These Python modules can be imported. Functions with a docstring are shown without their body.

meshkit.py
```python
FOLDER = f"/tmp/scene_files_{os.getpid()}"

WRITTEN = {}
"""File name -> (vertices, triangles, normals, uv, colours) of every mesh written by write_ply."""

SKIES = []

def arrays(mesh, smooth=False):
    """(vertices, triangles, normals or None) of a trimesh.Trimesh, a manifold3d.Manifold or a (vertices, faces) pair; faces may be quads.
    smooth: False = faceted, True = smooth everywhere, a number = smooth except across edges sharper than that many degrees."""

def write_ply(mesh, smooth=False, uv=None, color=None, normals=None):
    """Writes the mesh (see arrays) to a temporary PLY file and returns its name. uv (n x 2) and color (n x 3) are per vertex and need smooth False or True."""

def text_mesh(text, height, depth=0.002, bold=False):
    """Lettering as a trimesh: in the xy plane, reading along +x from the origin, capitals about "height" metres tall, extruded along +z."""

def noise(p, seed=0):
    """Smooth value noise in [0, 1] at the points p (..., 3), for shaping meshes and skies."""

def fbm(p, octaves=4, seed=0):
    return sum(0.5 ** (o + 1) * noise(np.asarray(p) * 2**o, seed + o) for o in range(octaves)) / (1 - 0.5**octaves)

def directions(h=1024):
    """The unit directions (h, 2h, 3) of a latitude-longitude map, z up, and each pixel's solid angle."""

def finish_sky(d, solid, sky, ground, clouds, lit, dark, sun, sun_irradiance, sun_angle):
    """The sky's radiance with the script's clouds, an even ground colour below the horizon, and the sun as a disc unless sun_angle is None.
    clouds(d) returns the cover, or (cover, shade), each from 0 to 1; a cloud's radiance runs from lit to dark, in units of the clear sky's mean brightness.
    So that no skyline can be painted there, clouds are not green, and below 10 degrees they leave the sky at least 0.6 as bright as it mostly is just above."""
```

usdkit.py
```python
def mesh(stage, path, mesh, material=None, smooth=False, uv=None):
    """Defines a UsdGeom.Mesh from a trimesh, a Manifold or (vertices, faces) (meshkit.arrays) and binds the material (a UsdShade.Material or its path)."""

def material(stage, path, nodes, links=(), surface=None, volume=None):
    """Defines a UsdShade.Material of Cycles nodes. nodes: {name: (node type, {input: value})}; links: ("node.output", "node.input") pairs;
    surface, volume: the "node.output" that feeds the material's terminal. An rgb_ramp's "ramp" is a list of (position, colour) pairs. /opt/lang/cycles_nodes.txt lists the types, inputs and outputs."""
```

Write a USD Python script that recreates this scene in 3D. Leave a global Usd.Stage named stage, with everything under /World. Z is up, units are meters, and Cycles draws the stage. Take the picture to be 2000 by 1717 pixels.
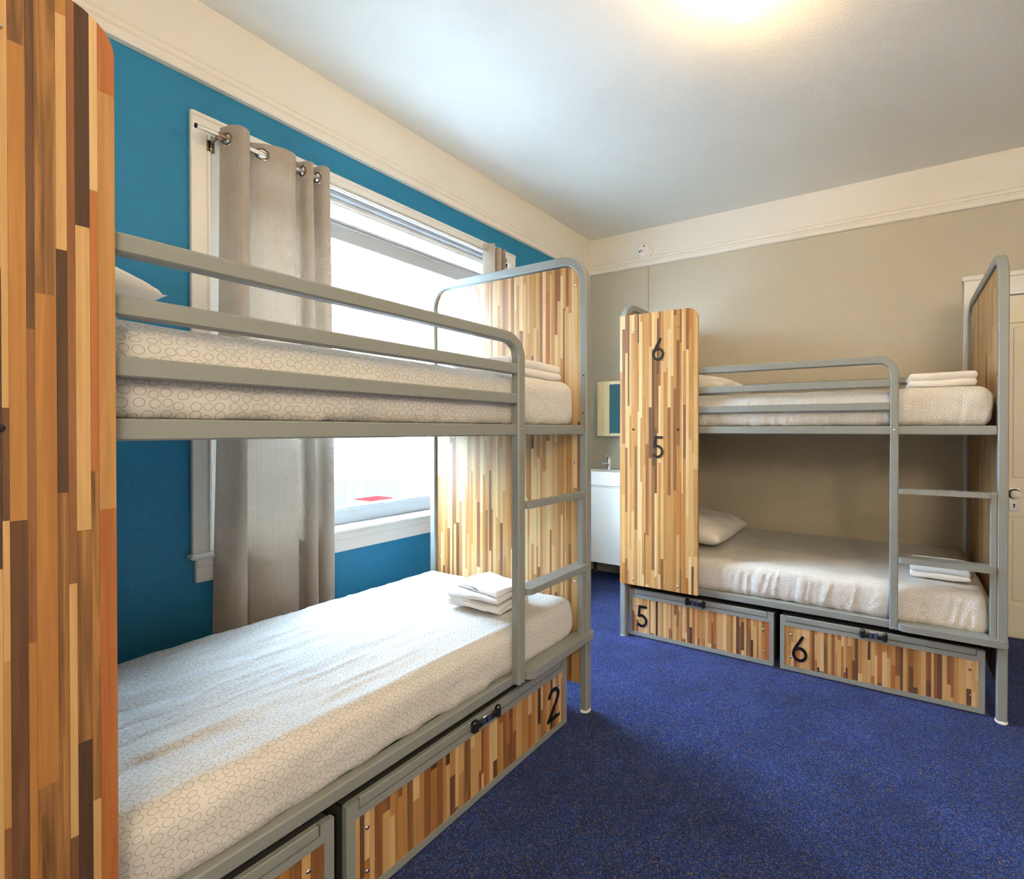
import math, random
import numpy as np, trimesh, usdkit, meshkit
from pxr import Usd, UsdGeom, UsdLux, UsdShade, Gf, Sdf
from shapely.geometry import Polygon, LineString, Point, box as sbox
from shapely.ops import unary_union

stage = Usd.Stage.CreateInMemory()
UsdGeom.SetStageUpAxis(stage, 'Z'); UsdGeom.SetStageMetersPerUnit(stage, 1.0)
UsdGeom.Xform.Define(stage, '/World'); UsdGeom.Scope.Define(stage, '/World/Looks')

# ------------------------------------------------------------------ camera, sky, exposure
FPX, YAW, PIT, ROL, U0, V0, EYE = 920.94, .4701, -.0060, .0011, 1287., 845., 1.36
def camera():
    r0 = np.array([math.cos(YAW), math.sin(YAW), 0])
    F = np.array([-math.sin(YAW)*math.cos(PIT), math.cos(YAW)*math.cos(PIT), math.sin(PIT)])
    u0 = np.cross(r0, F)
    r = r0*math.cos(ROL) + u0*math.sin(ROL); u = -r0*math.sin(ROL) + u0*math.cos(ROL)
    c = UsdGeom.Camera.Define(stage, '/World/camera')
    A = 36.0
    c.CreateHorizontalApertureAttr(A); c.CreateVerticalApertureAttr(A*1717/2000)
    c.CreateFocalLengthAttr(A*FPX/2000)
    c.CreateHorizontalApertureOffsetAttr(-(U0-1000)/2000*A)
    c.CreateVerticalApertureOffsetAttr((V0-858.5)/2000*A)
    c.CreateClippingRangeAttr(Gf.Vec2f(.02, 200))
    c.CreateExposureAttr(1.28)
    c.AddTransformOp().Set(Gf.Matrix4d(*r, 0, *u, 0, *(-F), 0, 0, 0, EYE, 1))
camera()
SKY = UsdLux.DomeLight.Define(stage, '/World/sky')
SKY.CreateColorAttr(Gf.Vec3f(.60, .80, 1.0)); SKY.CreateIntensityAttr(7.0)
LAMP_POWER, LAMP2_POWER = 24.0, 16.5          # radiance of the glass globe and the added fill lantern

# ------------------------------------------------------------------ materials
LOOKS = '/World/Looks/'
def mat(name, nodes, links, surface='p.BSDF'):
    return usdkit.material(stage, LOOKS+name, nodes, links, surface=surface)
def plain(name, col, rough=.5, metallic=0., bump=None, **kw):
    n = {'p': ('principled_bsdf', dict(base_color=col, roughness=rough, metallic=metallic, **kw))}; l = []
    if bump:                                   # (scale, distance)
        n.update(g=('texture_coordinate', {}), n=('noise_texture', {'scale': bump[0], 'detail': 3.}), b=('bump', {'distance': bump[1], 'strength': 1.}))
        l = [('g.object', 'n.vector'), ('n.fac', 'b.height'), ('b.normal', 'p.normal')]
    return mat(name, n, l)
def wall_paint(name, col, dark, bump=.004, scale=5., rough=.6):
    # hand-trowelled plaster: broad waves plus fine roller stipple
    return mat(name, {
        'g': ('geometry', {}), 'n1': ('noise_texture', {'scale': scale, 'detail': 4., 'roughness': .55}), 'n2': ('noise_texture', {'scale': 130., 'detail': 3.}),
        'n3': ('noise_texture', {'scale': 1.7, 'detail': 3.}), 'r': ('rgb_ramp', {'ramp': [(.35, dark), (.65, col)]}),
        'm': ('math', {'math_type': 'multiply_add', 'value2': .18}), 'b': ('bump', {'distance': bump*4, 'strength': .5}),
        'p': ('principled_bsdf', {'roughness': rough})},
        [('g.position', 'n1.vector'), ('g.position', 'n2.vector'), ('g.position', 'n3.vector'), ('n3.fac', 'r.fac'), ('r.color', 'p.base_color'),
         ('n2.fac', 'm.value1'), ('n1.fac', 'm.value3'), ('m.value', 'b.height'), ('b.normal', 'p.normal')])
def wood(name, a, b, grain=1.0):
    return mat(name, {
        'g': ('texture_coordinate', {}), 'o': ('object_info', {}), 'c': ('combine_xyz', {}), 'k': ('math', {'math_type': 'multiply', 'value2': 37.}),
        'v': ('vector_math', {'math_type': 'add'}), 'mp': ('mapping', {'scale': (75., 75., 2.2)}),
        'n': ('noise_texture', {'scale': 1., 'detail': 4., 'roughness': .62, 'distortion': .8}), 'r': ('rgb_ramp', {'ramp': [(.5-.17*grain, b), (.5, tuple(.5*(x+y) for x, y in zip(a, b))), (.5+.14*grain, a)]}),
        'p': ('principled_bsdf', {'roughness': .36, 'specular_ior_level': .35})},
        [('o.random', 'k.value1'), ('k.value', 'c.x'), ('k.value', 'c.y'), ('k.value', 'c.z'), ('g.object', 'v.vector1'), ('c.vector', 'v.vector2'),
         ('v.vector', 'mp.vector'), ('mp.vector', 'n.vector'), ('n.fac', 'r.fac'), ('r.color', 'p.base_color')])
WOOD = {
    'cream':  wood('strip_cream', (.66, .47, .25), (.58, .39, .19), .8),
    'light':  wood('strip_light', (.58, .37, .165), (.48, .29, .115)),
    'tan':    wood('strip_tan', (.47, .26, .095), (.38, .195, .065)),
    'honey':  wood('strip_honey', (.44, .215, .062), (.33, .15, .042)),
    'orange': wood('strip_orange', (.42, .16, .05), (.34, .115, .035)),
    'brown':  wood('strip_brown', (.28, .125, .05), (.20, .085, .034)),
    'zebra':  wood('strip_zebra', (.42, .21, .07), (.075, .038, .018), 1.25),
    'umber':  wood('strip_umber', (.17, .085, .04), (.10, .05, .026)),
    'dark':   wood('strip_dark', (.092, .05, .028), (.06, .033, .02)),
}
TONES = ['cream']*5 + ['light']*8 + ['tan']*7 + ['honey']*4 + ['orange']*2 + ['brown']*5 + ['zebra']*2 + ['umber']*2 + ['dark']*1
PALE = ['cream']*6 + ['light']*9 + ['tan']*7 + ['honey']*4 + ['orange']*1 + ['brown']*4 + ['umber']*1  # same laminate, paler mix paints in the light washing over the panels
M = {}
M['steel'] = plain('grey_powder_coat', (.252, .276, .27), .42, bump=(420., .0006))
M['steel_dark'] = plain('dark_steel', (.055, .058, .058), .5)
M['black'] = plain('black_paint', (.006, .006, .007), .35)
M['black_metal'] = plain('black_metal', (.012, .012, .013), .3)
M['chrome'] = plain('chrome', (.75, .75, .76), .18, 1.)
M['rod'] = plain('satin_rod', (.62, .62, .60), .3, .7)
M['bronze'] = plain('aged_bracket', (.22, .16, .11), .35, .8)
M['backing'] = plain('panel_core', (.16, .085, .035), .6)
M['white_wood'] = plain('white_gloss_paint', (.74, .735, .71), .35, bump=(30., .0015))
M['sash'] = plain('grey_white_sash_paint', (.40, .415, .43), .45)  # sash and jamb darkened in colour to offset the strong window light
M['white_plastic'] = plain('white_plastic', (.80, .79, .77), .4)
M['hole'] = plain('dark_hole', (.02, .02, .02), .8)
M['ceramic'] = plain('ceramic', (.80, .80, .78), .12)
M['cabinet'] = plain('white_lacquer', (.76, .76, .72), .25)
M['cabinet_cream'] = plain('cream_lacquer', (.80, .66, .40), .3)
M['mirror'] = plain('mirror', (.86, .88, .87), .02, 1.)
M['door'] = plain('cream_door_paint', (.72, .69, .57), .4, bump=(25., .0015))
M['teal'] = wall_paint('teal_wall', (.010, .210, .41), (.008, .195, .385), .006, 14.)
M['beige'] = wall_paint('beige_wall', (.535, .495, .40), (.51, .47, .375), .009, 3.5)
M['frieze'] = wall_paint('frieze_white', (.78, .755, .695), (.755, .73, .67), .002, 3.)
M['ceiling'] = wall_paint('ceiling_white', (.78, .775, .735), (.745, .74, .70), .004, 2.)
M['ext_wall'] = plain('pale_stucco', (.62, .63, .62), .8)
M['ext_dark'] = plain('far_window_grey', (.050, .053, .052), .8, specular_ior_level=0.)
M['ext_trim'] = plain('far_white_trim', (.82, .82, .82), .7)
M['ext_ground'] = plain('pale_concrete', (.26, .26, .26), .9)
M['red'] = plain('red_stripe', (.09, .0075, .0085), .8, specular_ior_level=0.)
M['towel'] = mat('white_terry', {
    'g': ('texture_coordinate', {}), 'n': ('noise_texture', {'scale': 330., 'detail': 2.}), 'b': ('bump', {'distance': .004, 'strength': .7}),
    'p': ('principled_bsdf', {'base_color': (.82, .82, .82), 'roughness': .9, 'sheen_weight': .3})},
    [('g.object', 'n.vector'), ('n.fac', 'b.height'), ('b.normal', 'p.normal')])
M['pillow'] = plain('white_cotton', (.80, .79, .76), .85, bump=(60., .002))
def ringed_sheet():
    n = {'g': ('texture_coordinate', {}), 'a': ('voronoi_texture', {'dimensions': '2D', 'feature': 'f1', 'scale': 45., 'randomness': .38}),
         'b': ('separate_color', {'color_type': 'rgb'}),
         'k': ('math', {'math_type': 'multiply_add', 'value2': .10, 'value3': .33}), 's': ('math', {'math_type': 'subtract'}), 'ab': ('math', {'math_type': 'absolute'}),
         'mr': ('map_range', {'from_min': .022, 'from_max': .052, 'to_min': 1., 'to_max': 0., 'clamp': True}),
         'mx': ('mix', {'color1': (.69, .685, .67), 'color2': (.42, .41, .39)}),
         'n': ('noise_texture', {'scale': 26., 'detail': 4.}), 'bp': ('bump', {'distance': .006, 'strength': .6}),
         'p': ('principled_bsdf', {'roughness': .85})}
    l = [('g.UV', 'a.vector'), ('a.color', 'b.color'), ('b.r', 'k.value1'), ('a.distance', 's.value1'), ('k.value', 's.value2'), ('s.value', 'ab.value1'),
         ('ab.value', 'mr.value'), ('mr.result', 'mx.fac'), ('mx.color', 'p.base_color'), ('g.object', 'n.vector'), ('n.fac', 'bp.height'), ('bp.normal', 'p.normal')]
    return mat('ringed_sheet', n, l)
M['sheet'] = ringed_sheet()
def carpet():
    n = {'g': ('geometry', {}), 'v': ('voronoi_texture', {'scale': 300., 'randomness': 1.}), 'hs': ('separate_color', {'color_type': 'rgb'}),
         'r': ('rgb_ramp', {'ramp': [(0., (.006, .019, .088)), (.35, (.011, .037, .18)), (.62, (.020, .059, .29)), (.82, (.040, .098, .42)), (.92, (.19, .13, .11))], 'interpolate': False}),
         'n': ('noise_texture', {'scale': 3., 'detail': 5., 'roughness': .6}), 'mr': ('map_range', {'from_min': .3, 'from_max': .7, 'to_min': .7, 'to_max': 1.3}),
         'mm': ('mix', {'mix_type': 'multiply', 'fac': 1.}), 'bp': ('bump', {'distance': .006, 'strength': .8}),
         'p': ('principled_bsdf', {'roughness': .95, 'specular_ior_level': .15, 'sheen_weight': .08})}
    l = [('g.position', 'v.vector'), ('v.color', 'hs.color'), ('hs.r', 'r.fac'), ('g.position', 'n.vector'), ('n.fac', 'mr.value'), ('r.color', 'mm.color1'), ('mr.result', 'mm.color2'),
         ('mm.color', 'p.base_color'), ('v.distance', 'bp.height'), ('bp.normal', 'p.normal')]
    return mat('navy_carpet', n, l)
M['carpet'] = carpet()
def curtain_cloth():
    n = {'g': ('texture_coordinate', {}), 'mp': ('mapping', {'scale': (1., 1., 1.)}),
         'w1': ('wave_texture', {'wave_type': 'bands', 'bands_direction': 'x', 'scale': 55., 'distortion': .6, 'detail': 1.}),
         'w2': ('wave_texture', {'wave_type': 'bands', 'bands_direction': 'y', 'scale': 55., 'distortion': .6, 'detail': 1.}),
         'mu': ('math', {'math_type': 'multiply'}), 'r': ('rgb_ramp', {'ramp': [(.0, (.50, .445, .385)), (.5, (.39, .345, .30)), (1., (.25, .22, .195))]}),
         'b': ('bump', {'distance': .003, 'strength': .6, 'invert': True}), 'd': ('diffuse_bsdf', {'roughness': .5}), 't': ('translucent_bsdf', {'color': (.40, .31, .225)}),
         'x': ('mix_closure', {'fac': .07})}
    l = [('g.UV', 'w1.vector'), ('g.UV', 'w2.vector'), ('w1.fac', 'mu.value1'), ('w2.fac', 'mu.value2'), ('mu.value', 'r.fac'), ('r.color', 'd.color'),
         ('mu.value', 'b.height'), ('b.normal', 'd.normal'), ('d.BSDF', 'x.closure1'), ('t.BSDF', 'x.closure2')]
    return mat('waffle_curtain', n, l, 'x.closure')
M['curtain'] = curtain_cloth()
M['glass'] = mat('window_glass', {'f': ('fresnel', {'IOR': 1.45}), 'ge': ('geometry', {}), 'o': ('math', {'math_type': 'subtract', 'value1': 1.}), 'm': ('math', {'math_type': 'multiply'}),
                  't': ('transparent_bsdf', {'color': (.98, .99, .99)}), 'g': ('glossy_bsdf', {'roughness': .02, 'color': (1., 1., 1.)}), 'x': ('mix_closure', {})},
                 [('ge.backfacing', 'o.value2'), ('o.value', 'm.value1'), ('f.fac', 'm.value2'), ('m.value', 'x.fac'), ('t.BSDF', 'x.closure1'), ('g.BSDF', 'x.closure2')], 'x.closure')
M['globe'] = mat('lit_opal_glass', {'e': ('emission', {'color': (1., .66, .30), 'strength': LAMP_POWER})}, [], 'e.emission')
M['globe2'] = mat('lit_paper', {'e': ('emission', {'color': (1., .80, .56), 'strength': LAMP2_POWER})}, [], 'e.emission')

# ------------------------------------------------------------------ builders
USED = {}
def path_for(name, parent):
    base = (str(parent.GetPath()) if parent is not None else '/World') + '/'
    k = USED.get(base+name, 0); USED[base+name] = k+1
    return base + (name if k == 0 else '%s_%03d' % (name, k))
def setdata(p, **kw):
    for k, v in kw.items():
        if v: p.SetCustomDataByKey(k, v)
def thing(name, label, cat, loc=(0, 0, 0), rotz=0., group=None, kind=None):
    x = UsdGeom.Xform.Define(stage, path_for(name, None))
    x.AddTranslateOp().Set(Gf.Vec3d(*map(float, loc)))
    if rotz: x.AddRotateZOp().Set(float(rotz))
    setdata(x.GetPrim(), label=label, category=cat, group=group, kind=kind)
    return x.GetPrim()
def obj(name, mesh, m, parent=None, smooth=False, uv=None, label=None, kind=None, cat=None, group=None):
    p = usdkit.mesh(stage, path_for(name, parent), mesh, m if not isinstance(m, str) else M[m], smooth, uv).GetPrim()
    setdata(p, label=label, kind=kind, category=cat, group=group)
    return p
def join(*ms): return trimesh.util.concatenate([m for m in ms])
def bx(x0, x1, y0, y1, z0, z1, c=0.):
    """box with chamfered edges"""
    x0, x1, y0, y1, z0, z1 = min(x0, x1), max(x0, x1), min(y0, y1), max(y0, y1), min(z0, z1), max(z0, z1)
    if c <= 0:
        return trimesh.creation.box(bounds=[[x0, y0, z0], [x1, y1, z1]])
    pts = []
    for a, A in ((x0, 1), (x1, -1)):
        for b, B in ((y0, 1), (y1, -1)):
            for d, D in ((z0, 1), (z1, -1)):
                pts += [(a, b+B*c, d+D*c), (a+A*c, b, d+D*c), (a+A*c, b+B*c, d)]
    return trimesh.convex.convex_hull(np.array(pts))
def xf(m, R=None, t=None):
    m = m.copy(); T = np.eye(4)
    if R is not None: T[:3, :3] = R
    if t is not None: T[:3, 3] = t
    m.apply_transform(T); return m
FRONT = np.array([[1, 0, 0], [0, 0, -1], [0, 1, 0.]])         # shape drawn in (x, z), extruded towards -y
def ext_front(poly, depth, y0):
    """shapely polygon in (x, z) -> solid from y0 (front, smaller y) to y0+depth"""
    out = []
    for g in getattr(poly, 'geoms', [poly]):
        if g.is_empty or g.geom_type != 'Polygon' or g.area < 1e-7: continue
        out.append(xf(trimesh.creation.extrude_polygon(g, depth, engine='earcut'), FRONT, (0, y0+depth, 0)))
    return join(*out) if out else None
def ext_up(poly, depth, z0): return xf(trimesh.creation.extrude_polygon(poly, depth, engine='earcut'), None, (0, 0, z0))
def rrect(x0, x1, y0, y1, r, corners=(1, 1, 1, 1), n=10):
    """rounded rectangle, corners = (bottom left, bottom right, top right, top left) radius factors"""
    pts = []
    for (cx, cy, a0), k in zip(((x0, y0, 180), (x1, y0, 270), (x1, y1, 0), (x0, y1, 90)), corners):
        rr = r*k
        if rr < 1e-6: pts.append((cx, cy)); continue
        ox, oy = cx + (rr if cx == x0 else -rr), cy + (rr if cy == y0 else -rr)
        for i in range(n+1):
            a = math.radians(a0 + 90*i/n); pts.append((ox+rr*math.cos(a), oy+rr*math.sin(a)))
    return Polygon(pts)
def tube_path(pts, w, t, nrm, c=.005):
    """square tube swept along a planar path: w in the plane, t along the plane's normal, corners chamfered"""
    pts = np.asarray(pts, float); nrm = np.asarray(nrm, float)
    prof = np.array([(-w/2+c, -t/2), (w/2-c, -t/2), (w/2, -t/2+c), (w/2, t/2-c), (w/2-c, t/2), (-w/2+c, t/2), (-w/2, t/2-c), (-w/2, -t/2+c)])
    d = np.diff(pts, axis=0); d /= np.linalg.norm(d, axis=1, keepdims=True)
    tan = np.vstack([d[:1], (d[1:]+d[:-1]), d[-1:]]); tan /= np.linalg.norm(tan, axis=1, keepdims=True)
    seg = np.vstack([d[:1], d])
    rings = []
    for p, tg, sg in zip(pts, tan, seg):
        b = np.cross(nrm, tg); b /= np.linalg.norm(b)
        k = 1/max(.5, abs(tg@sg))
        rings.append(p + prof[:, :1]*k*b + prof[:, 1:]*nrm)
    n, k = len(pts), len(prof); V = np.vstack(rings); Fc = []
    for i in range(n-1):
        for j in range(k):
            a, b_, c_, d_ = i*k+j, i*k+(j+1) % k, (i+1)*k+(j+1) % k, (i+1)*k+j
            Fc += [(a, b_, c_), (a, c_, d_)]
    for j in range(1, k-1): Fc += [(0, j+1, j), ((n-1)*k, (n-1)*k+j, (n-1)*k+j+1)]
    m = trimesh.Trimesh(V, Fc, process=False)
    if m.volume < 0: m.invert()
    return m
def arc(c, r, a0, a1, n=9):
    return [(c[0]+r*math.cos(math.radians(a0+(a1-a0)*i/n)), c[1]+r*math.sin(math.radians(a0+(a1-a0)*i/n))) for i in range(n+1)]
def cyl(p0, p1, r, n=16):
    return trimesh.creation.cylinder(r, segment=[p0, p1], sections=n)
def lathe(profile, n=32):
    return trimesh.creation.revolve(np.array(profile, float), sections=n)
def dome_bolt(x, y, z, r=.006):
    """round bolt head on a front (facing -y)"""
    m = lathe([(0, 0), (r, 0), (r*.95, r*.25), (r*.6, r*.55), (0, r*.62)], 12)
    return xf(m, FRONT, (x, y, z))

def strips_for(parent, poly, y0, th, seed, mean=.0205, lengths=(.22, .60), columns=None, stuff=False, proud=.0008, tones=TONES):
    """glued-up wood strips filling the polygon (in x, z); each strip its own mesh under the panel"""
    rnd = random.Random(seed); a0, b0, a1, b1 = poly.bounds; cols = []
    if columns: cols = columns
    else:
        x = a0
        while x < a1-1e-6:
            w = mean*rnd.uniform(.55, 1.5); x2 = x+w
            if a1-x2 < mean*.55: x2 = a1
            segs, z = [], b0-rnd.uniform(0, lengths[1]*.8)
            while z < b1:
                z2 = z+rnd.uniform(*lengths)
                if z2 > b0+.015: segs.append((max(z, b0), min(z2, b1), rnd.choice(tones)))
                z = z2
            cols.append((x, x2, segs)); x = x2
    inner = poly.buffer(-.001); loose = []
    for x0, x1, segs in cols:
        for z0, z1, tone in segs:
            g = .00012; e = rnd.uniform(0, proud*.5); r = sbox(x0+g, z0+g, x1-g, z1-g)
            if r.is_empty: continue
            if inner.contains(r): m = bx(x0+g, x1-g, y0-e, y0+th+e, z0+g, z1-g)
            else: m = ext_front(r.intersection(poly), th+2*e, y0-e)
            if m is None: continue
            if stuff: loose.append((m, tone))
            else: obj('strip', m, WOOD[tone], parent)
    if stuff:
        by = {}
        for m, t in loose: by.setdefault(t, []).append(m)
        for t in sorted(by): obj('strips', join(*by[t]), WOOD[t], parent, kind='stuff')

# digits: thin geometric lettering, drawn on a unit-high cell
def digit(ch, h):
    t = .115
    if ch == '6':
        R = .275; ring = Point(0, R).buffer(R+.02, 24).difference(Point(0, R).buffer(R+.02-t, 24))
        a = math.radians(163); px, pz = (R+.02-t/2)*math.cos(a), R+(R+.02-t/2)*math.sin(a)
        ln = LineString([(px, pz), (px+.03, pz+.10), (.13, 1.0)]).buffer(t/2, cap_style=2, join_style=1)
        s = unary_union([ring, ln])
    elif ch == '5':
        c = (-.04, .30); R = .30-t/2
        bow = LineString(arc(c, R, 212, 360, 16) + arc(c, R, 0, 122, 14)).buffer(t/2, cap_style=2)
        st = LineString([(c[0]+R*math.cos(math.radians(122))-.02, c[1]+R*math.sin(math.radians(122))-.045), (-.13, 1-t/2)]).buffer(t/2, cap_style=2)
        bar = LineString([(-.18, 1-t/2), (.23, 1-t/2)]).buffer(t/2, cap_style=2)
        s = unary_union([bow, st, bar])
    else:
        c = (0, .73); R = .27-t/2
        top = LineString(arc(c, R, 178, -28, 18) + [(-.24, t*.55)]).buffer(t/2, cap_style=2, join_style=1)
        s = unary_union([top, LineString([(-.30, t/2), (.27, t/2)]).buffer(t/2, cap_style=2)])
    from shapely import affinity
    return affinity.scale(s, h, h, origin=(0, 0))
def number(ch, x, z0, h, y, parent):
    from shapely import affinity
    obj('number', ext_front(affinity.translate(digit(ch, h), x, z0), .0035, y-.0035), 'black', parent, label='black number %s' % ch)

# ------------------------------------------------------------------ the room
XW, YB, ZC, XR, YF = -2.68, 3.797, 3.195, 2.3, -1.9
RAIL = 2.848
WY0, WY1, WZ0, WZ1 = 1.035, 2.70, .83, 2.63           # clear opening of the window
obj('floor', bx(XW-.3, XR+.3, YF-.3, YB+.3, -.1, 0), 'carpet', kind='structure')
obj('ceiling', bx(XW-.3, XR+.3, YF-.3, YB+.3, ZC, ZC+.12), 'ceiling', kind='structure')
wl = thing('wall_left', '', '', kind='structure')
hole = Polygon([(YF-.1, 0), (YB+.1, 0), (YB+.1, RAIL+.04), (YF-.1, RAIL+.04)]).difference(sbox(WY0, WZ0-.021, WY1, WZ1))
obj('painted_wall', xf(trimesh.creation.extrude_polygon(hole, .26, engine='earcut'), np.array([[0, 0, 1], [1, 0, 0], [0, 1, 0.]]), (XW-.26, 0, 0)), 'teal', wl)
obj('frieze', bx(XW-.26, XW+.001, YF-.1, YB+.1, RAIL+.04, ZC), 'frieze', wl)
wb = thing('wall_back', '', '', kind='structure')
obj('painted_wall', bx(XW-.1, XR+.1, YB, YB+.2, 0, RAIL+.04), 'beige', wb)
obj('frieze', bx(XW-.1, XR+.1, YB-.001, YB+.2, RAIL+.04, ZC), 'frieze', wb)
obj('wall_right', bx(XR, XR+.2, YF-.1, YB+.1, 0, ZC), 'frieze', kind='structure')  # out of view, white to bounce light into the room
obj('wall_front', bx(XW, XR, YF-.2, YF, 0, ZC), 'frieze', kind='structure')  # unseen behind the camera, white for bounced light
# picture rails: flat band with two beads
def rail_profile():
    return [(0, 0), (.022, .004), (.026, .010), (.026, .034), (.016, .040), (.016, .046), (.022, .052), (.016, .058), (.012, .064), (.012, .078), (.018, .084), (.010, .090), (0, .092)]
pr = rail_profile()
prl = trimesh.creation.extrude_polygon(Polygon(pr), YB-YF, engine='earcut')      # profile x = depth, y = height, z = length
obj('trim_1', xf(prl, np.array([[1, 0, 0], [0, 0, -1], [0, 1, 0.]]), (XW, YB, RAIL)), 'frieze', kind='structure')
prb = trimesh.creation.extrude_polygon(Polygon(pr), XR-XW, engine='earcut')
obj('trim_2', xf(prb, np.array([[0, 0, 1], [-1, 0, 0], [0, 1, 0.]]), (XW, YB, RAIL)), 'frieze', kind='structure')

# window: casing, stool, apron, sashes, panes
w = thing('window_1', '', '', kind='structure')
CX = XW+.022
obj('side_casing', join(bx(XW, CX, .882, .946, WZ0-.01, 2.71, .003), bx(XW, CX-.008, .945, WY0, WZ0, WZ1, .002), bx(CX-.001, CX+.006, .934, .946, WZ0, WZ1, .003)), 'white_wood', w)
obj('side_casing', join(bx(XW, CX, WY1, 2.77, WZ0-.01, 2.71, .003), bx(CX-.001, CX+.010, WY1-.002, WY1+.014, WZ0, WZ1, .003)), 'white_wood', w)
obj('head_casing', join(bx(XW, CX+.001, .884, 2.768, WZ1, 2.71, .003), bx(CX, CX+.006, .884, 2.768, 2.69, 2.709, .003), bx(CX, CX+.004, .95, 2.70, WZ1, WZ1+.014, .003)), 'white_wood', w)
obj('stool', join(bx(XW-.27, XW+.01, WY0, WY1, WZ0-.0205, WZ0), bx(XW+.0005, XW+.055, .868, 2.785, WZ0-.022, WZ0, .006)), 'white_wood', w)
obj('apron', join(bx(XW, XW+.022, .892, 2.76, .704, WZ0-.022, .003), bx(XW+.02, XW+.028, .892, 2.76, WZ0-.062, WZ0-.022, .004)), 'white_wood', w)
obj('jamb', join(bx(XW-.262, XW-.001, WY0, WY0+.012, WZ0, WZ1), bx(XW-.262, XW-.001, WY1-.012, WY1, WZ0, WZ1), bx(XW-.262, XW-.001, WY0, WY1, WZ1-.02, WZ1)), 'sash', w)
obj('head_stop', join(bx(XW-.062, XW-.040, WY0+.012, WY1-.012, 2.572, WZ1-.019, .003), bx(XW-.042, XW-.034, WY0+.012, WY1-.012, 2.586, 2.592, .002)), 'white_wood', w)
SX0, SX1 = XW-.135, XW-.095
obj('bottom_rail', join(bx(SX0, SX1, WY0, WY1, WZ0, .918, .004), bx(SX1-.01, SX1+.012, WY0, WY1, .905, .925, .003)), 'sash', w)
obj('transom_bar', join(bx(SX0, SX1, WY0, WY1, 2.411, 2.524, .004), bx(SX1-.005, SX1+.010, WY0, WY1, 2.488, 2.500, .003), bx(SX1-.005, SX1+.007, WY0, WY1, 2.505, 2.513, .002)), 'sash', w)
obj('top_rail', bx(SX0, SX1, WY0, WY1, 2.596, WZ1-.02, .004), 'sash', w)
for y0, y1 in ((WY0, WY0+.05), (WY1-.05, WY1)):
    obj('stile', bx(SX0+.001, SX1-.001, y0, y1, .91, 2.60, .004), 'sash', w)
for y0, y1 in ((WY0+.05, WY1-.05),):
    obj('pane', bx(SX0+.017, SX0+.021, y0-.005, y1+.005, .913, 2.415), 'glass', w)
    obj('pane', bx(SX0+.017, SX0+.021, y0-.005, y1+.005, 2.52, 2.60), 'glass', w)

# door in the back wall, beyond the far bunk
d = thing('door_1', '', '', kind='structure')
DX0, DX1, DZ = .505, 1.42, 2.235
obj('casing', join(bx(.39, DX0, YB-.022, YB, 0, 2.37, .003), bx(DX1, DX1+.115, YB-.022, YB, 0, 2.37, .003), bx(.39, DX1+.115, YB-.024, YB, DZ+.005, 2.37, .003), bx(.38, DX1+.125, YB-.034, YB, 2.36, 2.392, .004), bx(DX0-.02, DX1+.02, YB-.030, YB, DZ+.006, DZ+.03, .004)), 'white_wood', d)
slab = sbox(DX0+.003, .012, DX1-.003, DZ)
holes = [sbox(DX0+.13, z0, DX1-.13, z1) for z0, z1 in ((.22, .80), (1.02, 2.06))]
obj('slab', ext_front(slab.difference(unary_union(holes)), .03, YB-.018), 'door', d)
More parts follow.
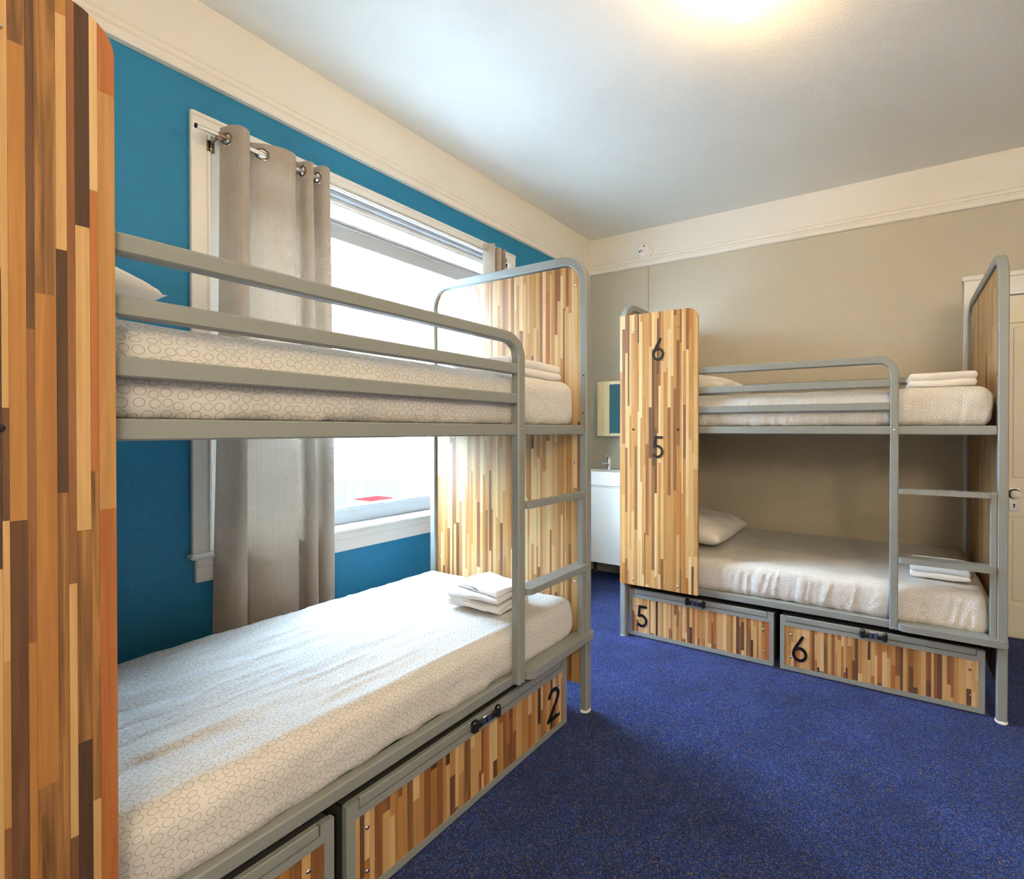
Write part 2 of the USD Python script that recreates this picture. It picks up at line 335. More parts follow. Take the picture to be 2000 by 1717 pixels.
for hsh in holes:
    a, b, c_, e = hsh.bounds
    obj('panel', join(bx(a-.001, c_+.001, YB-.006, YB+.01, b-.001, e+.001), bx(a+.03, c_-.03, YB-.011, YB, b+.03, e-.03, .004)), 'door', d)
obj('lock_plate', bx(.645, .700, YB-.021, YB-.017, .835, .985, .001), 'chrome', d)
obj('keyhole', join(xf(lathe([(0, 0), (.006, 0), (.006, .001), (0, .001)], 12), FRONT, (.672, YB-.021, .875)), bx(.669, .675, YB-.022, YB-.0205, .856, .875)), 'hole', d)
obj('knob', xf(lathe([(0, 0), (.024, 0), (.024, .005), (.010, .010), (.010, .030), (.022, .036), (.028, .046), (.027, .056), (.018, .064), (0, .067)], 24), FRONT, (.672, YB-.020, .945)), 'white_plastic', d, smooth=40, label='pale china knob')
obj('knob_ring', xf(lathe([(.024, .0), (.034, .0), (.034, .006), (.024, .006), (.024, 0)], 24), FRONT, (.672, YB-.0205, .945)), 'black_metal', d)
trimz = thing('cable_trunking', 'thin beige vertical cable trunking below the smoke detector on back wall', 'trunking', (-2.046, YB, 0))
obj('cover', bx(-.010, .010, -.014, .0, 1.812, RAIL-.002, .003), 'beige', trimz)

# ------------------------------------------------------------------ ceiling lamp and detector
lp = thing('ceiling_lamp', 'lit round opal glass globe lamp on the ceiling', 'lamp', (-.534, 1.745, ZC))
obj('fitter', lathe([(0, 0), (.070, 0), (.070, -.012), (.046, -.03), (.040, -.062), (0, -.062)], 32), 'white_plastic', lp, smooth=40)
obj('globe', xf(trimesh.creation.icosphere(4, .110), None, (0, 0, -.145)), 'globe', lp, smooth=True)
lp2 = thing('paper_lantern', 'lit round paper lantern hanging from the ceiling behind the camera', 'lamp', (1.05, -.85, ZC))  # added fill light, out of view, brightens bunk fronts and shaded areas
obj('canopy', lathe([(0, 0), (.060, 0), (.060, -.012), (.012, -.03), (0, -.03)], 32), 'white_plastic', lp2)
obj('cord', cyl((0, 0, -.02), (0, 0, -.64), .004, 12), 'white_plastic', lp2)
lan = trimesh.creation.uv_sphere(.30, count=[48, 48]); rad = 1+.012*np.cos(lan.vertices[:, 2]/.30*60); lan.vertices[:, :2] *= rad[:, None]
obj('shade', xf(lan, None, (0, 0, -.93)), 'globe2', lp2, smooth=True)
sd = thing('smoke_detector', 'round white smoke detector on the frieze above the back bunk', 'smoke detector', (-2.073, YB-.001, 2.995))
obj('base', xf(lathe([(0, 0), (.078, 0), (.078, .014), (.070, .018), (0, .018)], 32), FRONT), 'white_plastic', sd, smooth=40)
obj('cover', xf(lathe([(0, .018), (.066, .018), (.064, .034), (.054, .046), (.04, .05), (0, .051)], 32), FRONT), 'white_plastic', sd, smooth=40)
for a, b in ((.018, .026), (-.03, -.018), (-.012, -.012)):
    obj('vent_hole', xf(lathe([(0, .0495), (.007, .0495), (.007, .0525), (0, .0525)], 10), FRONT, (a, 0, b)), 'hole', sd)

# ------------------------------------------------------------------ bunk beds
LEN, DEP, TOP, TB = 2.09, 1.115, 2.205, .042
LADDER = 1.598
def arch(s):
    """tube hoop across the bed's end, in the plane x = s"""
    r, a, b, top = .125, TB/2, DEP-TB/2, TOP-TB/2
    p = [(a, .012), (a, top-r)] + arc((a+r, top-r), r, 180, 90)[1:] + arc((b-r, top-r), r, 90, 0) + [(b, .012)]
    return tube_path([(s, y, z) for y, z in p], TB, TB, (1, 0, 0))
def end_panel(bed, name, s, seed, stuff):
    g = .006
    poly = rrect(TB+g, DEP-TB-g, .125, TOP-TB-g, .082, (0, 0, 1, 1))
    R90 = np.array([[0, -1, 0], [1, 0, 0], [0, 0, 1.]])         # (x,y,z) drawn front-on -> across the bed
    pan = obj(name, xf(ext_front(poly.buffer(-.004), .008, -.004), R90, (s, 0, 0)), 'backing', bed)
    # build the strips in the panel's plane, then turn them across the bed
    keep = globals()['obj']
    def turned(nm, m, mt, parent=None, **k): return keep(nm, xf(m, R90, (s, 0, 0)), mt, parent, **k)
    globals()['obj'] = turned
    strips_for(pan, poly, -.007, .014, seed, mean=.0165, lengths=(.32, .80), stuff=stuff, tones=PALE)
    globals()['obj'] = keep
    for yy in (TB+.035, DEP-TB-.035):
        for zz in (TOP-.14, 1.20, .62):
            for sg in (-1, 1):
                m = lathe([(0, 0), (.007, 0), (.0066, .002), (.004, .004), (0, .0045)], 12)
                m = xf(m, np.array([[0, 0, sg], [0, 1, 0], [-sg, 0, 0.]]), (s+sg*.0075, yy, zz))
                if m.volume < 0: m.invert()
                obj('bolt', m, 'chrome', pan)
    return pan
def bunk(label, loc, rotz, side_w, side_top, numbers, seed, side_cols=None):
    b = thing('bunk_bed', label, 'bunk bed', loc, rotz, group='steel bunk beds')
    obj('head_frame', arch(TB/2), 'steel', b, smooth=35)
    obj('foot_frame', arch(LEN-TB/2), 'steel', b, smooth=35)
    for s in (TB/2, LEN-TB/2):
        for y in (TB/2, DEP-TB/2):
            obj('foot_cap', xf(lathe([(0, 0), (.026, 0), (.026, .007), (.016, .014), (0, .014)], 20), None, (s, y, 0)), 'white_plastic' if s > 1 else 'steel', b, label='worn pale foot cap' if s > 1 else None)
    end_panel(b, 'foot_panel', LEN-TB/2, seed+1, rotz == 0)
    end_panel(b, 'head_panel', TB/2, seed+2, True)
    # side screen by the pillow
    x0, x1 = .012, side_w
    poly = rrect(x0, x1, .358, side_top, .068, (0, 0, 1, 0))
    sp = obj('side_panel', ext_front(poly.buffer(-.003), .010, -.016), 'backing', b)
    if side_cols:
        strips_for(sp, poly, -.019, .018, seed+3, columns=side_cols[:-9], stuff=True)
        strips_for(sp, poly, -.019, .018, seed+4, columns=side_cols[-9:])
    else:
        strips_for(sp, poly, -.019, .018, seed+3, mean=.0158, lengths=(.30, .75), tones=PALE)
    for xx, zz, mt in ((x0+.10, side_top-.105, 'chrome'), (x1-.13, side_top-.105, 'chrome'), (x0+.10, 1.362, 'black_metal'), (x1-.13, 1.362, 'black_metal'), (x0+.10, .392, 'chrome'), (x1-.13, .392, 'chrome')):
        obj('bolt', dome_bolt(xx, -.0192, zz, .0075), mt, sp)
    for ch, zz in numbers: number(ch, .292, zz, .138, -.0196, sp)
    # guard rail loop that bends down into the ladder post
    zt, r, lx = 1.718, .075, LADDER+.02
    p = [(TB, zt), (lx-r, zt)] + arc((lx-r, zt-r), r, 90, 0, 10)[1:] + [(lx, .352)]
    obj('guard_rail', tube_path([(x, TB/2, z) for x, z in p], .040, .040, (0, 1, 0)), 'steel', b, smooth=35)
    obj('rail', bx(TB, lx-.02, .003, .037, 1.578, 1.618, .004), 'steel', b)
    obj('rail', bx(TB, lx-.02, .003, .037, 1.460, 1.501, .004), 'steel', b)
    obj('side_beam', bx(TB, LEN-TB, .012, .052, 1.337, 1.381, .004), 'steel', b)
    obj('side_beam', bx(TB, LEN-TB, .036, .076, .341, .381, .004), 'steel', b)
    for z in (1.337, .334): obj('side_beam', bx(TB, LEN-TB, DEP-.052, DEP-.012, z, z+.042, .004), 'steel', b)
    obj('rear_rail', bx(TB, LEN-TB, DEP-.036, DEP-.006, 1.690, 1.730, .004), 'steel', b)
    for z in (1.343, .340): obj('mattress_deck', bx(TB+.01, LEN-TB-.01, .06 if z > 1 else .08, DEP-.06, z, z+.018), 'steel_dark', b)
    # ladder
    ix = LEN-TB-.027
    obj('ladder_upright', bx(ix, ix+.026, .004, .034, .352, 1.068, .003), 'steel', b)
    a, e = LADDER+.040, LEN-TB-.002
    def step(x0, x1, y0, y1, zt, th, r):
        return ext_up(rrect(x0, x1, y0, y1, r, (1, 1, 0, 0), 6), th, zt-th)
    s1 = obj('step', step(a, e-.024, -.012, .034, 1.066, .024, .010), 'steel', b)
    for i in range(7):
        xx = a+.035+.052*i
        obj('tread_bar', xf(bx(-.003, .003, -.023, .023, 0, .003, .001), np.array([[.8, -.6, 0], [.6, .8, 0], [0, 0, 1.]]), (xx, .011, 1.0655)), 'steel', s1)
    obj('step', step(a, e-.024+.022, -.020, .058, .722, .026, .022), 'steel', b)
    obj('step', step(a, LEN+.002, -.026, .064, .388, .030, .030), 'steel', b)
    for zz in (1.36, .358): obj('bolt', dome_bolt(LADDER+.020, .0008, zz, .006), 'chrome', b)
    for k, zz in enumerate((1.62, 1.44)):                                     # panel screws on the foot hoop
        m = xf(lathe([(0, 0), (.004, 0), (.004, .0015), (0, .002)], 10), np.array([[0, 0, -1], [0, 1, 0], [1, 0, 0.]]), (LEN-TB-.0002, .018, zz))
        obj('screw', m, 'black_metal', b)
    return b
R_LOC, L_LOC = (-1.637, 2.655, 0), (-1.327, -.199, 0)
# the near screen's outermost strips, as the photograph shows them
B = [.3998, .407, .4249, .4336, .4567, .4689, .4782, .4952, .5051, .5262]
SEG = [[(.358, .70, 'brown'), (.70, .977, 'tan'), (.977, 1.209, 'light'), (1.209, 1.395, 'umber'), (1.395, 2.2, 'light')],
       [(.358, 1.207, 'umber'), (1.207, 2.001, 'honey'), (2.001, 2.2, 'zebra')],
       [(.358, .52, 'dark'), (.52, .998, 'honey'), (.998, 1.53, 'brown'), (1.53, 2.2, 'umber')],
       [(.358, .744, 'zebra'), (.744, 1.592, 'honey'), (1.592, 2.2, 'zebra')],
       [(.358, 1.248, 'zebra'), (1.248, 1.674, 'dark'), (1.674, 2.085, 'light'), (2.085, 2.2, 'honey')],
       [(.358, .632, 'umber'), (.632, 1.085, 'light'), (1.085, 2.2, 'brown')],
       [(.358, .796, 'dark'), (.796, 1.178, 'zebra'), (1.178, 1.724, 'light'), (1.724, 2.2, 'dark')],
       [(.358, .681, 'light'), (.681, 1.283, 'zebra'), (1.283, 1.794, 'orange'), (1.794, 2.2, 'cream')],
       [(.358, 1.212, 'orange'), (1.212, 1.98, 'tan'), (1.98, 2.2, 'orange')]]
rnd = random.Random(5); x = .012; near_cols = []
while x < B[0]-.004:
    x2 = min(B[0], x+rnd.uniform(.010, .026)); x2 = B[0] if B[0]-x2 < .006 else x2
    segs, z = [], .358-rnd.uniform(0, .4)
    while z < 2.2:
        z2 = z+rnd.uniform(.25, .6)
        if z2 > .37: segs.append((max(z, .358), z2, rnd.choice(TONES)))
        z = z2
    near_cols.append((x, x2, segs)); x = x2
near_cols += [(B[i], B[i+1], SEG[i]) for i in range(9)]
bed_l = bunk('grey steel bunk bed with wood-strip panels below the window, nearest the camera', L_LOC, 90, .5262, 2.122, [], 11, near_cols)
bed_r = bunk('grey steel bunk bed against the beige back wall, side screen numbered 6 and 5', R_LOC, 0, .560, 2.100, [('6', 1.795), ('5', 1.182)], 47)

# ------------------------------------------------------------------ storage drawers under the bunks
def drawer(label, bed_loc, rotz, s0, width, num, num_at, seed, front=.036):
    ang = math.radians(rotz); c, s = math.cos(ang), math.sin(ang)
    loc = (bed_loc[0]+s0*c-front*s, bed_loc[1]+s0*s+front*c, 0)
    t = thing('storage_drawer', label, 'drawer', loc, rotz, group='storage drawers under the bunks')
    W, H = width, .312
    obj('box', join(bx(.004, W-.004, .018, .95, .012, .30), ), 'steel_dark', t)
    obj('frame', ext_front(sbox(0, .008, W, H-.004).difference(unary_union([sbox(.024, .032, W-.024, .256), sbox(.034, .279, W-.034, H)])), .020, .0), 'steel', t)
    obj('lid', join(bx(.037, W-.037, -.001, .012, .2825, H, .002), bx(.006, W-.006, .019, .025, .285, H-.004, .002)), 'steel', t)
    obj('lid_top', bx(.004, W-.004, .025, .94, .296, .304), 'steel_dark', t)  # dark colour stands in for the deep shadow in the gap above
    poly = sbox(.0245, .0325, W-.0245, .2555)
    fp = obj('front_panel', ext_front(poly.buffer(-.002), .006, .010), 'backing', t)
    strips_for(fp, poly, .004, .012, seed, mean=.0165, lengths=(.10, .55))
    for xx in (.060, W-.060):
        for zz in (.208, .082): obj('bolt', dome_bolt(xx, .0036, zz, .007), 'chrome', fp)
    if num: number(num, num_at, .068, .142, .0036, fp)
    lx = W*.50
    la = obj('latch', join(bx(lx-.064, lx+.064, -.016, -.001, .276, .300, .004), bx(lx-.066, lx-.040, -.024, -.001, .272, .316, .006), bx(lx+.044, lx+.066, -.026, -.001, .270, .318, .008)), 'black_metal', t)
    obj('staple', join(bx(lx-.022, lx-.006, -.020, -.014, .280, .312, .002), bx(lx+.004, lx+.020, -.020, -.014, .280, .314, .002), cyl((lx-.014, -.022, .312), (lx+.012, -.022, .312), .004, 10)), 'chrome', la)
    return t
drawer('wood-strip drawer marked 2 below the ladder end of the window bunk', L_LOC, 90, .968, .976, '2', .886, 71)
drawer('wood-strip drawer without visible number, cut off by the bottom edge, under the window bunk', L_LOC, 90, .046, .890, None, 0, 72)
drawer('wood-strip drawer marked 5 below the numbered side screen of the back wall bunk', R_LOC, 0, .048, .957, '5', .100, 73)
drawer('wood-strip drawer marked 6 below the ladder end of the back wall bunk', R_LOC, 0, 1.042, .966, '6', .108, 74)

# ------------------------------------------------------------------ bedding
def mattress(name, label, bed_loc, rotz, z0, h, wrinkle, seed, y0=.056, fine=1.0):
    L_, D_ = 1.975, DEP-.055-y0
    ang = math.radians(rotz); c, s = math.cos(ang), math.sin(ang)
    s0 = .058
    loc = (bed_loc[0]+s0*c-y0*s, bed_loc[1]+s0*s+y0*c, z0)
    n = [int(170*fine), int(100*fine), int(26*fine)]
    def face(ax, side):
        o = [i for i in range(3) if i != ax]; a, b_ = np.meshgrid(np.linspace(0, 1, n[o[0]]+1), np.linspace(0, 1, n[o[1]]+1), indexing='ij')
        P = np.zeros(a.shape+(3,)); P[..., o[0]], P[..., o[1]], P[..., ax] = a, b_, side
        idx = np.arange(a.size).reshape(a.shape); q = np.stack([idx[:-1, :-1], idx[1:, :-1], idx[1:, 1:], idx[:-1, 1:]], -1).reshape(-1, 4)
        if (side == 1) == (ax == 1): q = q[:, ::-1]
        return P.reshape(-1, 3), q
    Vs, Fs, k = [], [], 0
    for ax in range(3):
        for side in (0, 1):
            P, q = face(ax, side); Vs.append(P); Fs.append(q+k); k += len(P)
    V = np.vstack(Vs); Fq = np.vstack(Fs); F3 = np.vstack([Fq[:, [0, 1, 2]], Fq[:, [0, 2, 3]]])
    m = trimesh.Trimesh(V, F3, process=False); m.merge_vertices(digits_vertex=7); V = m.vertices*np.array([L_, D_, h])
    r = np.array([.055, .055, .060]); lo, hi = np.array([.055, .055, .045]), np.array([L_, D_, h])-np.array([.055, .055, .060])
    q = np.clip(V, lo, hi); dlt = (V-q)/np.where(V > q, np.array([.055, .055, .060]), np.array([.055, .055, .045]))
    nn = np.linalg.norm(dlt, axis=1, keepdims=True); dirn = np.where(nn > 0, dlt/np.maximum(nn, 1e-9), 0)
    m8 = np.abs(dlt).max(1, keepdims=True)
    V = q + dirn*m8*.055
    hor = dirn.copy(); hor[:, 2] = 0
    hl = np.linalg.norm(hor, axis=1, keepdims=True); hor = np.where((V[:, 2:] < h*.6) & (hl > 1e-6), hor/np.maximum(hl, 1e-6), hor)
    drop = h - V[:, 2]
    low = (V[:, 2:] < h*.6); base = np.where(low, q+hor*.055, V)
    uv = np.stack([base[:, 0]+hor[:, 0]*drop, base[:, 1]+hor[:, 1]*drop], 1)
    x, y, z = V.T; f3 = lambda a, b_, c_, sd: meshkit.fbm(np.stack([a, b_, c_], 1), 3, sd)
    rid = lambda v, p=2.: np.maximum(0, 1-np.abs(v-.5)*p*3)
    side = np.clip(-hor[:, 1], 0, 1); top = np.clip(dirn[:, 2], 0, 1)
    bul = np.sin(np.clip(z/h, 0, 1)*math.pi)*.008
    d_ = (f3(x*3, y*3, z*4+9, seed)-.5)*.018 + bul*(np.abs(hor).max(1))
    if wrinkle == 'long':       # creases running along the bed, strongest towards the head
        wv = f3(x*1.6+y*1.2, y*15, z*3, seed+3); k = np.clip(1.25-x*.55, .25, 1)
        d_ += top*k*(rid(wv)*.013 - .005)
        d_ += np.clip(hor[:, 1], 0, 1)*rid(f3(x*11, y*3, z*3, seed+4))*.010
        d_ += side*rid(f3(x*5, drop*9, z*2, seed+8))*.004
    elif wrinkle == 'gather':   # vertical gathers pulled over the front edge
        wv = f3(x*24+drop*5, y*1.5, drop*2.2, seed+5); k = np.clip(.45+x*.4, 0, 1)*np.clip(drop*14, 0, 1)
        d_ += (side+np.clip(hor[:, 0], 0, 1)*.7)*k*(rid(wv, 2.)*.008-.002)
        d_ += top*rid(f3(x*4, y*3, z, seed+6))*.004
    else:
        d_ += (side+np.clip(hor[:, 0], 0, 1)*.6)*rid(f3(x*9+z*6, y*3, drop*5, seed+7))*.005
        d_ += top*rid(f3(x*3, y*5, z, seed+6))*.004
    if wrinkle == 'long' or wrinkle == 'plain':
        d_ += side*np.clip(1-z/.05, 0, 1)*(f3(x*14, y, z, seed+2)-.35)*.02
    V = V + dirn*d_[:, None]; V[:, 2] = np.maximum(V[:, 2], 0.0)
    p = thing(name, label, 'mattress', loc, rotz, group='bunk mattresses in ringed sheets')
    obj('fitted_sheet', trimesh.Trimesh(V, m.faces, process=False), 'sheet', p, smooth=True, uv=uv)
    return p
Z_UP, Z_LO = 1.382, .377
mattress('mattress', 'upper mattress of the window bunk in a grey-ringed white sheet', L_LOC, 90, Z_UP, .205, 'plain', 3, .056)
mattress('mattress', 'lower mattress of the window bunk in a creased grey-ringed white sheet', L_LOC, 90, Z_LO, .190, 'long', 5)
mattress('mattress', 'upper mattress of the back wall bunk in a ringed white sheet', R_LOC, 0, Z_UP, .195, 'gather', 7, .056)
mattress('mattress', 'lower mattress of the back wall bunk, sheet gathered in vertical folds', R_LOC, 0, Z_LO, .200, 'gather', 9)

def pillow(label, loc, rotz, tilt, a, b_, h, seed):
    n = 44; u, v = np.meshgrid(np.linspace(-1, 1, n), np.linspace(-1, 1, n), indexing='ij')
    k = np.clip((1-np.abs(u)**3.2)*(1-np.abs(v)**3.2), 0, 1)**.52
    pin = 1-.07*(np.abs(u)**4)*(1-v**2)*0 ; cx, cy = u*(1-.06*(1-np.abs(v)**2)*np.abs(u)**6), v*(1-.06*(1-np.abs(u)**2)*np.abs(v)**6)
    def sheetz(sg):
        P = np.stack([cx*a/2, cy*b_/2, sg*k*h/2], -1).reshape(-1, 3)
        P[:, 2] += sg*(k.ravel()*(meshkit.fbm(P*np.array([9, 9, 1])+sg, 3, seed)-.5)*.03)
        return P
    idx = np.arange(n*n).reshape(n, n); q = np.stack([idx[:-1, :-1], idx[1:, :-1], idx[1:, 1:], idx[:-1, 1:]], -1).reshape(-1, 4)
    V = np.vstack([sheetz(1), sheetz(-1)]); F = np.vstack([q, q[:, ::-1]+n*n]); F = np.vstack([F[:, [0, 1, 2]], F[:, [0, 2, 3]]])
    m = trimesh.Trimesh(V, F, process=False); m.merge_vertices(digits_vertex=6)
    ct, st = math.cos(tilt), math.sin(tilt)
    m = xf(m, np.array([[ct, 0, st], [0, 1, 0], [-st, 0, ct]]))
    m.apply_translation((0, 0, -m.bounds[0][2]))
    t = thing('pillow', label, 'pillow', loc, rotz, group='white bed pillows')
    obj('pillowcase', m, 'pillow', t, smooth=True)
def on_bed(bed_loc, rotz, s, dd, z):
    c, n = math.cos(math.radians(rotz)), math.sin(math.radians(rotz))
    return (bed_loc[0]+s*c-dd*n, bed_loc[1]+s*n+dd*c, z)
pillow('white pillow on the lower mattress of the back wall bunk', on_bed(R_LOC, 0, .38, .50, .585), 0, .16, .50, .66, .17, 1)
pillow('white pillow on the upper mattress of the back wall bunk', on_bed(R_LOC, 0, .40, .52, 1.585), 0, .12, .50, .66, .155, 2)
pillow('white pillow on the upper mattress of the window bunk', on_bed(L_LOC, 90, .41, .52, 1.596), 90, .12, .50, .68, .17, 3)

def fold_slab(a, b_, h, seed, amp=.004):
    """one folded layer of terry: a flat stadium in section (folds along both long edges), a along x, b_ along y"""
    n0 = 44; rr = h/2
    pr_ = [(rr-rr*math.cos(t), rr+rr*math.sin(t)) for t in np.linspace(-math.pi/2, math.pi/2, 9)]
    pr_ = [(y, z) for y, z in pr_] + [(y, h) for y in np.linspace(rr, b_-rr, 18)[1:-1]] + [(b_-y, z) for y, z in pr_[::-1]] + [(y, 0) for y in np.linspace(b_-rr, rr, 18)[1:-1]]
    n1 = len(pr_); V, F = [], []
    us = np.r_[np.linspace(0, rr*.8/a, 6)[:-1], np.linspace(rr*.8/a, 1-rr*.8/a, n0-10), np.linspace(1-rr*.8/a, 1, 6)[1:]]
    n0 = len(us)-1
    for u in us:
        e = min(u, 1-u)*a/(rr*.8); w_ = max(.15, math.sqrt(max(0, 1-(1-min(1, e))**2)))
        for y, z in pr_: V.append((u*a-a/2, b_/2+(y-b_/2)*(1-(1-w_)*rr/b_), rr+(z-rr)*w_))
    V = np.array(V)
    for i in range(n0):
        for j in range(n1): F += [(i*n1+j, (i+1)*n1+j, (i+1)*n1+(j+1) % n1), (i*n1+j, (i+1)*n1+(j+1) % n1, i*n1+(j+1) % n1)]
    for j in range(1, n1-1): F += [(0, j, j+1), (n0*n1, n0*n1+j+1, n0*n1+j)]
    nz = meshkit.fbm(V*np.array([8, 8, 6]), 3, seed)-.5; ny = meshkit.fbm(V*np.array([9, 5, 25])+7, 2, seed+50)-.5
    V = V + np.stack([ny*amp*1.2, ny*amp*2.5, nz*amp*2.6], 1)
    m = trimesh.Trimesh(V, F, process=False)
    if m.volume < 0: m.invert()
    return m
def towel(label, loc, rotz, a, b_, layers, seed, spread=.0, amp=.004):
    """folded towel: stacked folds tied by a wrapped spine; one object"""
    t = thing('towel', label, 'towel', loc, rotz, group='white towels on the mattresses')
    z = 0; rnd = random.Random(seed)
    for i, h in enumerate(layers):
        ox, oy = rnd.uniform(-spread, spread), rnd.uniform(-spread, spread)
        m = fold_slab(a*(1-rnd.uniform(0, spread*2)), b_, h*1.08, seed+i, amp); m.apply_translation((ox, oy, z))
        if spread > .006: m.apply_transform(trimesh.transformations.rotation_matrix(rnd.uniform(-.12, .12), (0, 0, 1)))
        obj('fold', m, 'towel', t, smooth=True); z += h*.97 if spread < .006 else h*.86
towel('folded white towel on the upper mattress of the back wall bunk', on_bed(R_LOC, 0, 1.835, .125, 1.581), 2, .305, .27, [.036, .036], 21, .004)
towel('folded white towel on the lower mattress behind the ladder of the back wall bunk', on_bed(R_LOC, 0, 1.825, .168, .586), -3, .275, .25, [.030, .030], 22, .004)
towel('folded white towel on the upper mattress of the window bunk', on_bed(L_LOC, 90, 1.83, .105, 1.592), 93, .36, .33, [.036, .036], 23, .004)
towel('crumpled pile of white towel folds on the lower mattress of the window bunk', on_bed(L_LOC, 90, 1.755, .165, .574), 86, .185, .31, [.020, .024, .022, .030], 24, .016, .017)

# ------------------------------------------------------------------ curtains
XROD = -2.585
rod = thing('curtain_rod', 'slim satin metal curtain rod across the window head', 'curtain rod', (XROD, 0, 2.612))
obj('rod', cyl((0, .875, 0), (0, 2.60, 0), .0095, 16), 'rod', rod, smooth=40)
obj('end_cap', cyl((0, .871, 0), (0, .876, 0), .0098, 16), 'hole', rod)
obj('thumb_ring', lathe([(.0096, -.012), (.014, -.012), (.014, .012), (.0096, .012), (.0096, -.012)], 16).apply_transform(trimesh.transformations.rotation_matrix(math.pi/2, (1, 0, 0), )).apply_translation((0, .958, 0)), 'bronze', rod)
for y in (.945, 2.585):
    br = obj('bracket', join(bx(XW+.022-XROD, XW+.028-XROD, y-.013, y+.013, -.055, -.005, .002), cyl((XW+.024-XROD, y, -.018), (-.004, y, -.013), .0045, 10), bx(-.006, .012, y-.010, y+.010, -.020, -.0095, .003)), 'bronze', rod)
    obj('screw', cyl((XW+.028-XROD, y, -.042), (XW+.0305-XROD, y, -.042), .005, 10), 'chrome', br)
def curtain(label, pts, ztop, zbot, flare, gromm, hem=True):
    """cloth hung in soft folds: pts = fold line in plan (y, x offset)"""
    from scipy.interpolate import PchipInterpolator, CubicSpline
    pts = np.array(pts); s = np.r_[0, np.cumsum(np.hypot(*np.diff(pts, axis=0).T))]
    N = 220; u = np.linspace(0, s[-1], N); cs = CubicSpline(s, pts); q = cs(u)
    nz = 90; tz = np.linspace(0, 1, nz)
    yc = pts[:, 0].mean()
    V = np.zeros((nz, N, 3)); uv = np.zeros((nz, N, 2))
    for i, t in enumerate(tz):
        z = ztop+(zbot-ztop)*t
        k = 1+flare*t
        amp = 1+.25*t
        V[i, :, 1] = yc+(q[:, 0]-yc)*k + .006*np.sin(t*5+u*9)*t
        V[i, :, 0] = q[:, 1]*amp*(1-.35*np.exp(-((t-.02)/.03)**2)*0) + .004*np.sin(t*7+u*13)*t
        V[i, :, 2] = z + (.006*np.sin(u*21) if i == 0 else 0)
        uv[i, :, 0], uv[i, :, 1] = u, z
    idx = np.arange(nz*N).reshape(nz, N); F = np.stack([idx[:-1, :-1], idx[:-1, 1:], idx[1:, 1:], idx[1:, :-1]], -1).reshape(-1, 4)
    # drop the cloth inside each grommet hole
    P = V.reshape(-1, 3); c = P[F].mean(1); keep = np.ones(len(F), bool)
    su = np.tile(u, nz)[F].mean(1); zz = c[:, 2]
    gromm = [s[g] for g in gromm]
    for g in gromm: keep &= np.hypot(su-g, zz-0) > .021
    F = F[keep]
    F = np.vstack([F[:, [0, 1, 2]], F[:, [0, 2, 3]]])
    t = thing('curtain', label, 'curtain', (XROD, 0, 2.612), group='waffle-weave curtains')
    obj('cloth', trimesh.Trimesh(P, F, process=False), 'curtain', t, smooth=True, uv=uv.reshape(-1, 2))
    for g in gromm:
        p = cs(g); tg = cs(g, 1); tg /= np.linalg.norm(tg); nrm = np.array([tg[0]*1.0, -tg[1]])          # (x, y) normal
        ring = trimesh.creation.torus(.0235, .0042, 28, 8)
        zx = np.array([nrm[0], nrm[1], 0]); zx /= np.linalg.norm(zx); ax = np.array([tg[1], tg[0], 0]); ax /= np.linalg.norm(ax)
        Rm = np.stack([ax, np.array([0, 0, 1.]), np.cross(ax, [0, 0, 1.])], 1)
        yk = yc+(p[0]-yc)
        obj('grommet', xf(ring, Rm, (p[1], yk, 0)), 'bronze', t, smooth=True)
    # stitched header hem: the doubled cloth band
    return t
A_ = .048
curtain('grey waffle-weave curtain gathered at the near side of the window',
        [(.964, -.035), (.975, 0), (.988, .035), (1.010, .055), (1.034, .045), (1.046, .002), (1.058, -.032), (1.076, -.024), (1.100, .0), (1.140, .020), (1.190, .028), (1.222, .020), (1.236, -.005), (1.245, -.03), (1.256, -.025), (1.262, .005), (1.272, .035), (1.287, .042), (1.297, .015), (1.303, -.025), (1.316, -.03), (1.328, .003), (1.345, .038), (1.362, .04), (1.372, .01), (1.371, -.02)],
        .052, -2.35, .12, [1, 8, 15, 21])
curtain('bunched curtain end at the far side of the window, beyond the near bunk',
        [(2.42, -.035), (2.430, .030), (2.445, .045), (2.458, -.03), (2.475, -.035), (2.490, .040), (2.505, .045), (2.515, -.030), (2.535, -.03), (2.55, .04), (2.565, .02)],
        .052, -2.35, .10, [])

# ------------------------------------------------------------------ vanity and mirror cabinet in the far corner
VX0, VX1, VY = -2.62, -2.02, 3.42
v = thing('sink_vanity', 'white washbasin on a white cabinet in the corner by the back wall', 'washbasin', (0, 0, 0))
basin = bx(VX0, VX1, VY, YB-.002, .872, .995, .006)
bowl = bx(VX0+.05, VX1-.05, VY+.035, YB-.16, .905, 1.05, .02)
obj('basin', trimesh.boolean.difference([basin, bowl], engine='manifold'), 'ceramic', v)
obj('cabinet', bx(VX0+.005, VX1-.005, VY+.022, YB-.004, .198, .872, .002), 'cabinet', v)
obj('door', bx(VX0+.006, VX1-.006, VY+.002, VY+.021, .20, .858, .003), 'cabinet', v)
for xx in (VX0+.04, VX1-.04):
    for yy in (VY+.06, YB-.06): obj('leg', cyl((xx, yy, 0), (xx, yy, .199), .016, 12), 'steel_dark', v)
fx, fy = -2.365, 3.655
fa = obj('faucet', join(cyl((fx, fy, .993), (fx, fy, 1.085), .020, 18), cyl((fx, fy, 1.04), (fx, fy-.11, 1.06), .012, 14), trimesh.creation.icosphere(2, .023).apply_translation((fx, fy, 1.095))), 'chrome', v, smooth=40)
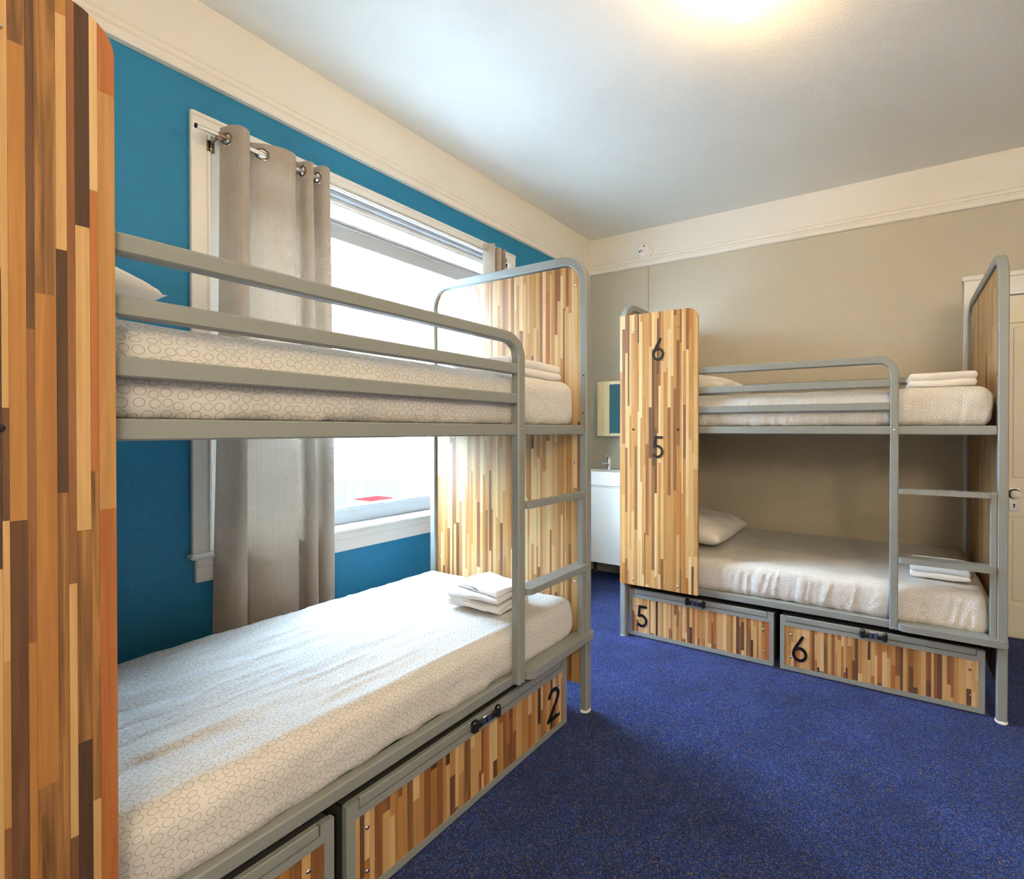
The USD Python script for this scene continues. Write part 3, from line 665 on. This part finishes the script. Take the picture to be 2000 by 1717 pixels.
obj('lever', join(cyl((fx, fy, 1.105), (fx, fy+.01, 1.125), .009, 10), bx(fx-.008, fx+.008, fy-.07, fy+.015, 1.12, 1.132, .003)), 'chrome', fa)
mc = thing('mirror_cabinet', 'cream wall cabinet with a mirror door above the washbasin', 'mirror cabinet', (0, 0, 0))
obj('body', bx(-2.508, -1.98, 3.675, YB-.001, 1.300, 1.806, .002), 'cabinet_cream', mc)
obj('door', bx(-2.506, -2.443, 3.660, 3.6745, 1.303, 1.803, .002), 'cabinet_cream', mc)
obj('door', bx(-2.441, -2.374, 3.660, 3.6745, 1.303, 1.803, .002), 'cabinet_cream', mc)
mf = obj('mirror_door', bx(-2.372, -1.985, 3.664, 3.6745, 1.303, 1.803, .001), 'cabinet_cream', mc)
obj('mirror', bx(-2.370, -2.00, 3.661, 3.6645, 1.326, 1.776, .001), 'mirror', mf)

# ------------------------------------------------------------------ what the window looks out on
obj('ground', bx(-60, XW-.5, -40, 60, -1.6, -1.5), 'ext_ground', kind='structure')
bl = thing('building', 'pale clapboard building across the street outside the window', 'building', (-13, 0, -1.5))
obj('wall', bx(-6, 0, -16, 30, 0, 4.6), 'ext_wall', bl)
for i in range(5):
    y0 = -7.9+i*6.1
    wn = obj('window', bx(-.02, .06, y0-.1, y0+4.75, 2.14, 3.5, .01), 'ext_trim', bl)
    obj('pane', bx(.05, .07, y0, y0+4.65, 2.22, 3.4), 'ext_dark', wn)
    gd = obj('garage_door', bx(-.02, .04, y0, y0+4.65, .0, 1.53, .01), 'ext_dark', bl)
    for k in range(1, 3): obj('door_stile', bx(.03, .06, y0+1.55*k-.05, y0+1.55*k+.05, .0, 1.53, .005), 'ext_trim', gd)
for k in range(5): obj('clapboard', bx(0, .03+.004*(k % 2), -16, 30, 1.56+.115*k, 1.665+.115*k, .004), 'ext_wall', bl)
kb = thing('kerbside_box', 'small white kerbside box with a red top edge seen low through the window', 'utility box', (-11, 6.85, -1.5))
obj('body', bx(-.3, .3, -.30, .30, .0, 1.22, .02), 'ext_trim', kb)
obj('lid', bx(-.30, .30, -.27, .27, 1.22, 1.245, .006), 'red', kb)
